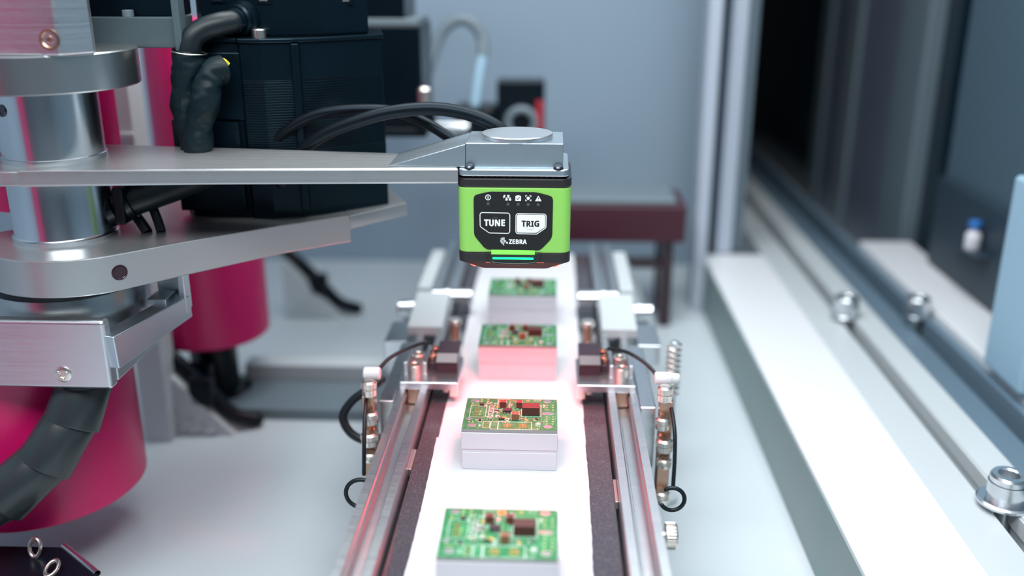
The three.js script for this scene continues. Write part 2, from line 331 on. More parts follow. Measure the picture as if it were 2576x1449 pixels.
  part('neck', box(-20.5, 20.6, 8.5, 9.9, -31.7, -0.35, 0.1), M.white, c);
  part('upper_tier', box(-21, 21.1, 9.9, 18, -32.3, 0.05, 0.3), M.white, c);
  const b = thing('circuit_board', 'sharp green circuit board lit red directly below the scanner', 'circuit board', [0, 18, -16], 'circuit boards on the carriers');
  buildBoard(b);
  for (const [dz, l1, l2] of [[94.3, 'white carrier block nearest the camera, cut by the lower frame edge', 'bright green circuit board nearest the camera at the bottom of the frame'],
    [-96.5, 'white carrier block between the two sensors', 'blurred circuit board between the two sensors'],
    [-178, 'pale blurred carrier block farthest along the belt', 'washed out circuit board farthest along the belt just under the scanner']]) {
    copy(c, [0, dz < 0 ? -0.35 : 0, dz], l1); copy(b, [0, dz < 0 ? -0.35 : 0, dz], l2);
  }
  // cables and fittings at the sides
  const cab = (name, label, pts, r, cat = 'cable') => { const o = thing(name, label, cat, pts[0]); part('jacket', capped(pts, r, 80, 12), M.rubber, o, 20); return o; };
  cab('sensor_cable', 'thin black cable arching from the left sensor down the outside of the rail', [[-45.5, 24, -88], [-50.2, 29.5, -70], [-61.7, 28.1, -54.7], [-68.6, 20.4, -41.2], [-69, 10.6, -30], [-68.5, -1, -22], [-68.5, -14, -18]], 0.95);
  cab('sensor_cable', 'thin black cable arching from the right sensor down the outside of the rail', [[47.5, 22, -88], [56.8, 27.2, -70], [66.8, 24.4, -57], [73.5, 16.5, -40.2], [75.4, 6.7, -28.8], [75.4, -4.5, -22.8], [74.8, -17, -18]], 0.95);
  const ring = (x, y, z, r, a0, a1) => Array.from({ length: 15 }, (_, i) => { const a = a0 + (a1 - a0) * i / 14; return [x + r * Math.cos(a), y + r * Math.sin(a), z + i * 0.12]; });
  cab('cable_loop', 'small black cable ring beside the lower right fitting', ring(72.6, -14.4, -3.5, 5.3, 2.2, -2.6), 0.95);
  cab('cable_loop', 'black cable loop sticking out left of the left guide rail', ring(-66, -12, 1.5, 6.6, 0.9, 5.2), 0.95);
  cab('cable_loop', 'blurred dark cable loop hanging left of the left side block', [[-67.4, 12, -66], [-74, 8, -63], [-82, 2.3, -61], [-86.5, -5.3, -59], [-83, -12.8, -57], [-76, -16.5, -56], [-67.4, -15, -55.6]], 2.2);
  const knurl = (x, y, z, r, h, dir) => { const g = []; for (let i = 0; i < 28; i++) { const a = i / 28 * Math.PI * 2; g.push(new THREE.BoxGeometry(0.35, h * 0.8, 0.35).rotateY(a).translate(Math.cos(a) * r, h / 2, Math.sin(a) * r)); } const m = mergeGeometries(g); return m.applyQuaternion(new THREE.Quaternion().setFromUnitVectors(V(0, 1, 0), V(...dir))).translate(x, y, z); };
  const valve = (s) => {
    const w = s < 0 ? 'left' : 'right', X = (x) => s < 0 ? -x + 3.6 : x;
    const v = thing('air_valve', `nickel air valve with stacked knurled fittings outside the ${w} block`, 'valve', [X(71), -30, -36], 'air valves');
    part('valve_plate', box(Math.min(X(69.2), X(75.2)), Math.max(X(69.2), X(75.2)), -34, 17, -44, -36, 0.5), M.brass, v);
    for (const [y, r, h, x] of [[19, 3.4, 8, 70.5], [4.5, 3.2, 6.5, 70.2], [-7, 4, 7, 71.6], [-15.5, 3.4, 5, 72], [-35, 3.6, 7, 71.8]]) {
      const f = part('fitting', lathe([[0, 0], [r * 0.7, 0], [r, r * 0.25], [r, h * 0.45], [r * 0.82, h * 0.5], [r, h * 0.56], [r, h - r * 0.25], [r * 0.7, h], [0, h]], X(x), y, -32.5), M.nickel, v);
      part('knurl', knurl(X(x), y + h * 0.5, -32.5, r, h * 0.42, [0, 1, 0]), M.nickel, f);
    }
    part('fitting', latheAlong(cyl(3, 8, 0.6), [X(66.5), 27, -41], [s, 0, 0]), M.whiteMetal, v);
    part('valve_elbow', tube([[X(72), 17, -40], [X(72), 22, -40], [X(72), 26, -40.5]], 2, 20, 12), M.nickel, v);
    if (s > 0) part('fitting', latheAlong(cyl(2.4, 5, 0.5), [73, 27, -41], [1, 0, 0]), M.whiteMetal, v);
  };
  valve(-1); valve(1);
  const sp = thing('coil_spring', 'small blurred silver coil spring on a rod behind the right air valve', 'spring', [84.5, -80, -110]);
  part('spring_coil', tube(Array.from({ length: 121 }, (_, i) => { const a = i / 120 * Math.PI * 2 * 9; return [84.5 + 3.4 * Math.cos(a), -13 + i / 120 * 29, -110 + 3.4 * Math.sin(a)]; }), 0.7, 360, 8), M.nickel, sp);
  part('spring_rod', lathe(cyl(2.2, 98, 0.5), 84.5, -80, -110, 24), M.aluFine, sp);
  part('rod_foot', lathe(cyl(7, 4, 0.5), 84.5, -80, -110, 24), M.paleMetal, sp);
  const ts = thing('thumb_screw', 'knurled silver thumb screw low on the outside of the right rail', 'screw', [61, -6, 39]);
  part('screw_head', latheAlong([[0, 0], [2, 0], [2, 3], [4.6, 3], [5.2, 3.6], [5.2, 7.4], [4.8, 8], [0, 8]], [61, -6, 39], [1, 0, 0]), M.nickel, ts);
  part('knurl', knurl(64.2, -6, 39, 5.2, 4.4, [1, 0, 0]), M.nickel, ts);
}
function buildBoard(t) {
  const W = 41.6, D = 31, k = 32, x0 = -W / 2, z0 = -31.3, y0 = 18, y1 = 19.6;
  const tex = canvasTex(W * k, D * k, (g, w, h) => {
    let s2 = 11; const r2 = () => (s2 = (s2 * 16807) % 2147483647) / 2147483647;
    g.fillStyle = 'rgb(38,118,72)'; g.fillRect(0, 0, w, h);
    g.fillStyle = 'rgb(46,132,82)'; for (let i = 0; i < 26; i++) g.fillRect(r2() * w, r2() * h, 60 + r2() * 200, 40 + r2() * 120);
    g.lineWidth = 5; g.strokeStyle = 'rgb(92,166,116)';
    for (let i = 0; i < 120; i++) { let x = r2() * w, y = r2() * h; g.beginPath(); g.moveTo(x, y); for (let j = 0; j < 3; j++) { const l = 30 + r2() * 110; if (j % 2) { x += (r2() < 0.5 ? -l : l); } else { y += (r2() < 0.5 ? -l : l); } g.lineTo(x, y); } g.stroke(); }
    const P = (s, q) => [s * w, q * h];
    const rect = (a, b, c, d, lw = 6) => { g.lineWidth = lw; g.strokeStyle = 'rgb(225,228,225)'; g.strokeRect(a * w, c * h, (b - a) * w, (d - c) * h); };
    rect(0.06, 0.23, 0.24, 0.62); rect(0.38, 0.73, 0.755, 0.985, 8); rect(0.3, 0.375, 0.76, 0.985); rect(0.615, 0.825, 0.2, 0.58, 9); rect(0.35, 0.48, 0.03, 0.36); rect(0.48, 0.66, 0.64, 0.76); rect(0.22, 0.29, 0.76, 0.95); rect(0.26, 0.31, 0.26, 0.62); rect(0.735, 0.8, 0.93, 0.985, 5); rect(0.75, 0.82, 0.02, 0.06, 4); rect(0.76, 0.80, 0.62, 0.66, 5); rect(0.155, 0.225, 0.2, 0.27, 5); rect(0.16, 0.2, 0.7, 0.77, 5);
    g.fillStyle = 'rgb(225,228,225)'; g.font = 'bold 58px sans-serif';
    const txt = (str, s, q, rot, size = 50) => { g.save(); g.translate(...P(s, q)); g.rotate(rot); g.font = `bold ${size}px sans-serif`; g.fillText(str, 0, 0); g.restore(); };
    txt('CN1', 0.825, 0.88, -Math.PI / 2, 66); txt('L1', 0.77, 0.7, -Math.PI / 2, 46); txt('CN2', 0.87, 0.26, -Math.PI / 2, 40); txt('TP1', 0.20, 0.92, -Math.PI / 2, 44); txt('+', 0.44, 0.8, 0, 60); txt('R1', 0.33, 0.4, -1.57, 40); txt('C5', 0.36, 0.62, -1.57, 40); txt('U1', 0.13, 0.73, 0, 40); txt('D2', 0.455, 0.66, 0, 36);
    for (let i = 0; i < 70; i++) { g.fillStyle = 'rgb(222,224,222)'; g.fillRect((0.22 + 0.38 * r2()) * w, (0.06 + 0.68 * r2()) * h, 8 + 30 * r2(), 8 + 14 * r2()); }
    g.fillStyle = 'rgb(232,214,128)';
    for (const s of [0.85, 0.89, 0.955]) for (let q = 0.2; q < 0.95; q += 0.075) if (Math.abs(q - 0.47) > 0.07 && !(s < 0.87 && q > 0.3) && q < 0.86) g.fillRect(s * w - 11, q * h - 8, 22, 16);
    for (const [s, q] of [[0.07, 0.17], [0.07, 0.24], [0.165, 0.05], [0.165, 0.11], [0.165, 0.17], [0.235, 0.05], [0.235, 0.11], [0.235, 0.17], [0.17, 0.45], [0.17, 0.53], [0.07, 0.78], [0.11, 0.78], [0.78, 0.8], [0.78, 0.86], [0.29, 0.29], [0.29, 0.33], [0.37, 0.47], [0.37, 0.55], [0.25, 0.6]]) g.fillRect(s * w - 12, q * h - 8, 24, 16);
    g.fillStyle = 'rgb(226,170,70)'; for (const [s, q, a, b] of [[0.34, 0.24, 26, 70], [0.41, 0.6, 60, 26], [0.44, 0.62, 20, 40], [0.67, 0.66, 26, 70], [0.66, 0.05, 50, 20]]) g.fillRect(s * w, q * h, a, b);
  });
  const top = std('printed circuit board face', [1, 1, 1], { map: tex, roughness: 0.42 });
  const plate = box(x0, x0 + W, y0, y1 - 0.05, z0, z0 + D, 0.12);
  part('board_edge', plate, M.pcbEdge, t);
  const face = new THREE.BoxGeometry(W - 0.1, 0.1, D - 0.1).translate(0, y1 - 0.03, z0 + D / 2), uv = face.attributes.uv, fp = face.attributes.position;
  for (let i = 0; i < uv.count; i++) uv.setXY(i, (fp.getX(i) + W / 2) / W, 1 - (fp.getZ(i) - z0) / D);
  part('board_face', face, top, t, 0);
  const X = (s) => x0 + s * W, Z = (q) => z0 + q * D;
  for (const [s, q, a, b] of [[0.095, 0.08, 2, 1.4], [0.895, 0.075, 2, 1.4], [0.1, 0.88, 2, 1.5], [0.905, 0.885, 2, 1.5], [0.9, 0.475, 2.9, 1.3], [0.06, 0.68, 1.3, 1.2]])
    part('mounting_pad', lathe(cyl(1, 0.1, 0.02), 0, 0, 0, 28).scale(a, 1, b).translate(X(s), y1, Z(q)), M.tin, t);
  for (const [s, q, r] of [[0.13, 0.36, 1.05], [0.13, 0.455, 1.05], [0.13, 0.55, 1.05], [0.475, 0.875, 1.75], [0.64, 0.875, 1.75], [0.255, 0.82, 0.75], [0.255, 0.91, 0.75], [0.505, 0.08, 1.4]])
    part('plated_hole', lathe([[r * 0.45, 0.02], [r * 0.5, 0.14], [r, 0.14], [r, 0]], X(s), y1, Z(q), 28), M.gold, t);
  const cap = (s0, s1, q1, d, h, mat) => {
    const c = part('capacitor', box(X(s0), X(s1), y1 + 0.05, y1 + h, Z(q1) - d, Z(q1), 0.25), mat, t, 20);
    part('cap_contact', box(X(s0) - 0.12, X(s0) + 0.55, y1, y1 + h + 0.08, Z(q1) - d - 0.06, Z(q1) + 0.06, 0.25), M.tin, c, 20);
    part('cap_contact', box(X(s1) - 0.55, X(s1) + 0.12, y1, y1 + h + 0.08, Z(q1) - d - 0.06, Z(q1) + 0.06, 0.25), M.tin, c, 20);
  };
  cap(0.365, 0.455, 0.33, 2.5, 3.2, M.chip); cap(0.545, 0.63, 0.33, 2.5, 3.2, M.chip); cap(0.51, 0.605, 0.72, 2.6, 3.3, M.chipTan);
  part('inductor', box(X(0.625), X(0.81), y1 + 0.05, y1 + 4.1, Z(0.56) - 5.2, Z(0.56), 0.3), M.ferrite, t, 20);
  const ic = part('chip_package', box(X(0.42), X(0.51), y1 + 0.25, y1 + 1.6, Z(0.49) - 2.6, Z(0.49), 0.15), M.icBlack, t, 20);
  for (let i = 0; i < 5; i++) part('pin', box(X(0.432 + i * 0.0165) - 0.13, X(0.432 + i * 0.0165) + 0.13, y1, y1 + 0.7, Z(0.49) - 0.05, Z(0.49) + 0.75, 0.08), M.tin, ic, 20);
  const chip = (name, s, q, w, d, h, mat, ends) => {
    const c = part(name, box(X(s) - w / 2, X(s) + w / 2, y1, y1 + h, Z(q) - d / 2, Z(q) + d / 2, 0.12), mat, t, 20);
    if (ends) for (const e of [-1, 1]) part('contact', w > d ? box(X(s) + e * w / 2 - 0.22, X(s) + e * w / 2 + 0.22, y1, y1 + h + 0.05, Z(q) - d / 2 - 0.04, Z(q) + d / 2 + 0.04, 0.1) : box(X(s) - w / 2 - 0.04, X(s) + w / 2 + 0.04, y1, y1 + h + 0.05, Z(q) + e * d / 2 - 0.22, Z(q) + e * d / 2 + 0.22, 0.1), M.tin, c, 20);
  };
  chip('chip_package', 0.175, 0.235, 2.0, 1.1, 0.9, M.icBlack); chip('diode', 0.34, 0.47, 1.9, 2.2, 1.2, M.icBlack, true); chip('diode', 0.29, 0.68, 1.4, 1.4, 1.1, M.chip, true);
  chip('chip_package', 0.41, 0.68, 2.6, 1.3, 0.6, M.icBlack); chip('resistor', 0.285, 0.3, 1.0, 1.6, 0.6, M.icBlack, true); chip('resistor', 0.285, 0.4, 1.0, 1.6, 0.6, M.icBlack, true); chip('resistor', 0.285, 0.5, 1.0, 1.6, 0.6, M.icBlack, true);
  chip('resistor', 0.18, 0.73, 1.6, 1.0, 0.6, M.icBlack, true); chip('resistor', 0.5, 0.25, 0.9, 1.7, 0.6, M.chipTan, true); chip('resistor', 0.475, 0.25, 0.9, 1.7, 0.6, M.tin, false); chip('resistor', 0.8, 0.84, 2.2, 1.0, 0.7, M.white, true); chip('resistor', 0.78, 0.66, 1.6, 0.9, 0.5, M.icBlack, true); chip('resistor', 0.665, 0.68, 0.8, 1.6, 0.6, M.chipTan, true); chip('resistor', 0.37, 0.62, 0.8, 1.5, 0.6, M.chip, true);
}

// ---------------------------------------------------------------- scanner, its mount and the arm
{
  const x0 = -23.1, x1 = 25.3, zf = -25.8, zb = -64;
  const t = thing('code_scanner', 'bright green industrial code scanner with black control panel over the belt', 'scanner', [1.1, 82, -45]);
  part('housing', block(x0, x1, zb, zf, 4.2, 92.1, 120.9, 0.5), M.green, t);
  part('top_band', block(x0 - 0.15, x1 + 0.15, zb - 0.1, zf + 0.15, 4.2, 120.9, 125, 0.7), M.band, t);
  const vg = []; for (let i = 0; i < 15; i++) vg.push(box(x0 + 6 + i * 2.6, x0 + 7.6 + i * 2.6, 125.0, 125.75, zf - 2.2, zf - 0.9, 0.2, 1));
  part('vent_rib', vg, M.band, t);
  part('gasket', block(x0 + 1, x1 - 1, zb + 1, zf - 1.4, 3.6, 124.9, 125.95, 0.2), M.rubber, t);
  part('side_button', box(x0 - 0.6, x0 + 0.5, 101, 106, -50, -42, 0.4), M.green, t);
  // lower band and the chamfered lamp nose
  part('bottom_band', block(x0 - 0.1, x1 + 0.1, zb, zf + 0.1, 4.2, 87.6, 92.1, 0.4), M.band, t);
  {
    const ringPts = (ix, iz, r, y) => { const s = roundRect(x0 + ix, x1 - ix, -(zf - iz), -(zb + iz), r), p = s.getPoints(8); return p.map((q) => [q.x, y, -q.y]); };
    const a = ringPts(0, 0.1, 4.2, 87.6), b = ringPts(8.5, 4.5, 3, 83.6), pos = [];
    const n = Math.min(a.length, b.length);
    for (let i = 0; i < n; i++) { const j = (i + 1) % n; pos.push(...a[i], ...b[i], ...a[j], ...a[j], ...b[i], ...b[j]); }
    for (let i = 1; i < n - 1; i++) pos.push(...b[0], ...b[i + 1], ...b[i]);
    const g = new THREE.BufferGeometry(); g.setAttribute('position', new THREE.Float32BufferAttribute(pos, 3)); g.computeVertexNormals();
    g.setAttribute('uv', new THREE.Float32BufferAttribute(new Float32Array(pos.length / 3 * 2), 2));
    const nose = part('nose', g, M.nose, t);
    for (const [x, z] of [[-9, -36], [11, -36], [-9, -54], [11, -54]]) part('red_lamp', lathe([[0, 0], [3, 0], [3.4, 0.5], [3.4, 1.2], [0, 1.2]], x, 82.8, z, 24), glow('lit red lamp', [1, 0.09, 0.05], 6), nose);
    for (const [x, e] of [[-17.6, -1], [19.8, 1]]) part('corner_lamp', lathe(cyl(1.7, 0.6, 0.2), 0, 0, 0, 20).rotateZ(e * 0.45).translate(x, 84.3, -33), glow('lit red corner lamp', [1, 0.09, 0.05], 3), nose);
    part('lens_ring', lathe([[5.2, 0], [6.2, 0], [6.2, 1.4], [5.2, 1.4]], 1.1, 82.4, -45), M.band, nose);
    part('lens', lathe([[0, 0], [3, 0.15], [5.2, 0.8], [5.2, 1.2], [0, 1.2]], 1.1, 82.6, -45), M.darkGlass, nose);
    const l = new THREE.SpotLight(new THREE.Color().setRGB(1, 0.06, 0.07), RED_LAMP, 0, 70 * Math.PI / 180, 0.8, 2); l.position.set(0, 0, 0.006); l.target.position.set(0, -0.08, 0.006); t.add(l.target); l.castShadow = true; l.shadow.radius = 0.5; l.name = 'red_lamp_light'; t.add(l);
  }
  // pocket with the green status bar
  const pocket = part('status_pocket', front([[-11, 92.1], [12.8, 92.1], [11.2, 88.2], [9.6, 87.4], [-7.9, 87.4], [-9.6, 88.2]], zf - 0.4, zf + 0.75, 0.3), M.band, t);
  part('status_light', front(roundRect(-8.3, 9.6, 89.3, 90.2, 0.42), zf + 0.55, zf + 0.95, 0.15), glow('lit green status bar', [0.0, 1.0, 0.2], 2.6), pocket);
  part('pocket_rim', tube([[-10.6, 92, zf + 0.9], [-9.3, 88.9, zf + 1.0], [-8.2, 88.0, zf + 1.1], [9.9, 88.0, zf + 1.1], [11, 88.9, zf + 1.0], [12.4, 92, zf + 0.9]], 0.55, 60, 10), M.band, pocket);
  part('status_lip', side([[zf - 0.3, 91.5], [zf + 0.78, 91.5], [zf + 0.78, 91.9], [zf + 0.1, 93.5], [zf - 0.3, 93.5]], -8.8, 10.1, 0.05), M.lip, pocket);
  { const l = new THREE.RectAreaLight(new THREE.Color().setRGB(0.02, 1, 0.3), GREEN_LAMP, 0.0178, 0.001); l.position.set((0.65 - 1.1) * MM, (89.75 - 82) * MM, (zf + 1.0 + 45) * MM); l.rotation.y = Math.PI; l.name = 'status_bar_light'; pocket.add(l); }
  // control panel: outline and print measured in units of 0.021 mm
  const U = (u) => -18.17 + u * 0.02101, Q = (v) => 122.85 - v * 0.0219;
  const S = new THREE.Shape();
  S.moveTo(U(92), Q(330)); S.quadraticCurveTo(U(92), Q(248), U(165), Q(228)); S.quadraticCurveTo(U(380), Q(168), U(470), Q(168)); S.lineTo(U(1320), Q(170)); S.quadraticCurveTo(U(1420), Q(176), U(1640), Q(240));
  S.quadraticCurveTo(U(1706), Q(262), U(1706), Q(350)); S.lineTo(U(1700), Q(1000)); S.quadraticCurveTo(U(1696), Q(1085), U(1640), Q(1150)); S.lineTo(U(1510), Q(1285)); S.quadraticCurveTo(U(1450), Q(1345), U(1380), Q(1345));
  S.lineTo(U(400), Q(1338)); S.quadraticCurveTo(U(330), Q(1332), U(275), Q(1272)); S.lineTo(U(140), Q(1110)); S.quadraticCurveTo(U(92), Q(1050), U(92), Q(985)); S.closePath();
  const print = canvasTex(1852, 1449, (g) => {
    g.fillStyle = 'rgb(21,23,23)'; g.fillRect(0, 0, 1852, 1449);
    const W = 'rgb(244,250,252)', K = 'rgb(21,23,23)'; g.fillStyle = g.strokeStyle = W;
    g.lineWidth = 15; g.beginPath(); g.arc(387, 281, 50, 0, 7); g.stroke(); g.fillRect(378, 250, 18, 62);
    g.beginPath(); for (const [i, [x, y]] of [[712, 230], [745, 230], [728, 262], [742, 262], [696, 305], [708, 272], [686, 272]].entries()) i ? g.lineTo(x, y) : g.moveTo(x, y); g.fill();
    const rr = (x, y, w, h, r) => { g.beginPath(); g.roundRect(x, y, w, h, r); g.fill(); };
    rr(776, 228, 46, 38, 8); g.fillRect(794, 264, 12, 22); g.fillRect(742, 281, 112, 11); g.fillRect(757, 290, 12, 18); g.fillRect(826, 290, 12, 18); rr(740, 304, 46, 38, 8); rr(810, 304, 46, 38, 8);
    rr(942, 244, 113, 104, 10); rr(968, 234, 62, 24, 8); g.strokeStyle = K; g.lineWidth = 13; g.beginPath(); g.moveTo(966, 296); g.lineTo(988, 318); g.lineTo(1032, 270); g.stroke();
    g.strokeStyle = W; g.lineWidth = 13; g.beginPath(); g.arc(1203, 291, 32, 0, 7); g.fill();
    for (const [x, y, a, b] of [[1150, 240, 1, 1], [1258, 240, -1, 1], [1150, 342, 1, -1], [1258, 342, -1, -1]]) { g.beginPath(); g.moveTo(x, y + b * 28); g.lineTo(x, y); g.lineTo(x + a * 28, y); g.stroke(); }
    g.beginPath(); g.moveTo(1407, 236); g.lineTo(1473, 348); g.lineTo(1341, 348); g.closePath(); g.fill(); g.fillStyle = K; g.fillRect(1400, 272, 15, 40); g.beginPath(); g.arc(1407, 328, 8, 0, 7); g.fill();
    // outline of the left button, white face and double outline of the right one
    const btn = (pts, r) => { g.beginPath(); pts.forEach((p, i) => { const a = pts[(i + pts.length - 1) % pts.length]; if (!i) g.moveTo((a[0] + p[0]) / 2, (a[1] + p[1]) / 2); const b = pts[(i + 1) % pts.length]; g.arcTo(p[0], p[1], b[0], b[1], r); }); g.closePath(); };
    g.strokeStyle = W; g.lineWidth = 16; btn([[220, 585], [830, 592], [828, 1004], [405, 998], [220, 870]], 50); g.stroke();
    btn([[955, 598], [1570, 604], [1568, 880], [1380, 1012], [952, 1006]], 50); g.stroke();
    g.fillStyle = W; btn([[975, 618], [1550, 622], [1549, 872], [1372, 990], [972, 988]], 38); g.fill();
    g.textAlign = 'center'; g.textBaseline = 'alphabetic';
    const fit = (str, x, y, wide, high, font = 'bold 200px sans-serif') => { g.save(); g.font = font; const m = g.measureText(str); g.translate(x, y); g.scale(wide / m.width, high / 145); g.fillText(str, 0, 0); g.strokeStyle = g.fillStyle; g.lineWidth = 9; g.strokeText(str, 0, 0); g.restore(); };
    g.fillStyle = W; fit('TUNE', 520, 850, 432, 126); g.fillStyle = K; fit('TRIG', 1255, 856, 372, 118);
    g.fillStyle = W; fit('ZEBRA', 992, 1217, 366, 92);
    // striped head emblem left of the name
    g.strokeStyle = W; g.lineCap = 'butt'; const ln = (w, ...p) => { g.lineWidth = w; g.beginPath(); p.forEach(([x, y], i) => i ? g.lineTo(x, y) : g.moveTo(x, y)); g.stroke(); };
    ln(13, [632, 1172], [712, 1248]); ln(13, [632, 1142], [700, 1206], [716, 1212]); ln(12, [638, 1110], [668, 1138], [668, 1160]); ln(12, [652, 1098], [690, 1132], [690, 1188]); ln(12, [672, 1088], [712, 1120], [712, 1140]);
    ln(14, [704, 1082], [716, 1104], [702, 1126]); ln(11, [718, 1140], [718, 1194]); ln(11, [736, 1150], [736, 1180]); ln(10, [722, 1142], [748, 1152]); ln(9, [748, 1156], [748, 1172]); g.beginPath(); g.arc(770, 1195, 20, 0, 7); g.fill(); ln(14, [748, 1186], [776, 1196]);
  });
  const printMat = std('printed control panel', [1, 1, 1], { map: print, roughness: 0.5 });
  const panelUV = (g) => { if (g.index) g = g.toNonIndexed(); const p = g.attributes.position, uv = g.attributes.uv; for (let i = 0; i < p.count; i++) uv.setXY(i, (p.getX(i) + 18.17) / (1852 * 0.02101), 1 - (122.85 - p.getY(i)) / (1449 * 0.0219)); return g; };
  const panel = part('control_panel', panelUV(front(S, zf - 0.3, zf + 0.28, 0.08)), printMat, t, 0);
  const pad = (pts) => { const s = new THREE.Shape(); pts.forEach(([u, v], i) => i ? s.lineTo(U(u), Q(v)) : s.moveTo(U(u), Q(v))); s.closePath(); return panelUV(front(s, zf + 0.2, zf + 0.4, 0.05)); };
  const tune = part('button', pad([[250, 606], [800, 612], [806, 640], [804, 974], [790, 984], [420, 978], [398, 970], [246, 862], [240, 640]]), printMat, panel, 0, 'black button lettered TUNE');
  const trig = part('button', pad([[990, 624], [1530, 628], [1544, 650], [1543, 864], [1376, 982], [990, 980], [978, 966], [980, 640]]), printMat, panel, 0, 'white button lettered TRIG');
  for (const u of [[525, 800], [1240, 806]]) part('finger_dome', panelUV(new THREE.SphereGeometry(2.75, 32, 24).scale(1, 1, 0.16).translate(U(u[0]), Q(u[1]), zf + 0.36)), printMat, panel, 0);
  for (const [u, v] of [[387, 408], [793, 413], [998, 415], [1201, 418], [1406, 420]]) part('indicator', latheAlong(cyl(0.66, 0.25, 0.08), [U(u), Q(v), zf + 0.2], [0, 0, 1], 24), M.led, panel);

  // mount: base plate, block, disc, wedge, screws
  const m = thing('scanner_mount', 'silver mounting block with round cap and wedge on top of the scanner', 'mount', [1.1, 126, -43]);
  part('base_plate', block(-22.4, 24.2, -63, -24.7, 2.6, 126, 129, 0.5), M.aluCool, m);
  part('mount_block', box(-19.5, 21.7, 129, 139.4, -58, -28, 0.25), M.aluCool, m);
  part('round_cap', lathe(cyl(15.6, 2.1, 0.3), 1.7, 139.4, -43, 96), M.satin, m);
  part('wedge', front([[-52.8, 129.25], [-19.7, 129.25], [-19.7, 138.9]], -58, -28, 0.15), M.aluCool, m);
  for (const [x, z] of [[-17.9, -26.4], [19.7, -26.4]]) part('button_screw', lathe([[2.2, 0], [2.15, 0.5], [1.7, 1.15], [0.9, 1.35], [0.8, 0.7], [0, 0.7]], x, 129, z, 24), M.darkMetal, m);
  // arm
  const a = thing('cantilever_plate', 'long flat aluminium arm reaching from the shaft to the scanner', 'arm', [-140, 122, -40]);
  const arm = new THREE.Shape(); arm.moveTo(-22.8, 26); arm.lineTo(-131, 19.2); arm.lineTo(-206, 12.4); arm.absarc(-212, 42, 30, Math.PI * 1.58, Math.PI * 0.5, true); arm.lineTo(-196, 74.5); arm.lineTo(-53, 58.5); arm.lineTo(-22.8, 58);
  part('arm_plate', plan(arm, 122.3, 129.1, 0.9), M.aluPlate, a, 70);
  // two cables over the arm
  const c1 = thing('scanner_cable', 'black cable arching behind the other one to the back of the mount', 'cable', [-120, 125, -62], 'black cables over the arm');
  part('jacket', capped([[-126, 110, -80], [-122, 122, -79], [-111.7, 133.9, -76], [-93.4, 143.8, -74], [-67.7, 146.6, -73], [-53, 145, -72.5], [-40, 140, -70], [-28.9, 133.5, -68], [-19, 127.5, -65.8]], 2.55, 120, 20), M.cable, c1, 20);
  const c2 = thing('scanner_cable', 'thicker black cable in front, arching from the arm to behind the round cap', 'cable', [-100, 125, -50], 'black cables over the arm');
  part('jacket', capped([[-112, 112, -71.5], [-104, 124, -70], [-90, 134.9, -66.5], [-73.8, 142, -63.5], [-56.1, 147, -62.8], [-36.5, 148.6, -62.8], [-20.4, 146, -62.8], [-8.8, 141, -62.5], [0, 134, -62], [4, 129.9, -61.6]], 3.05, 120, 20), M.cable, c2, 20);
}

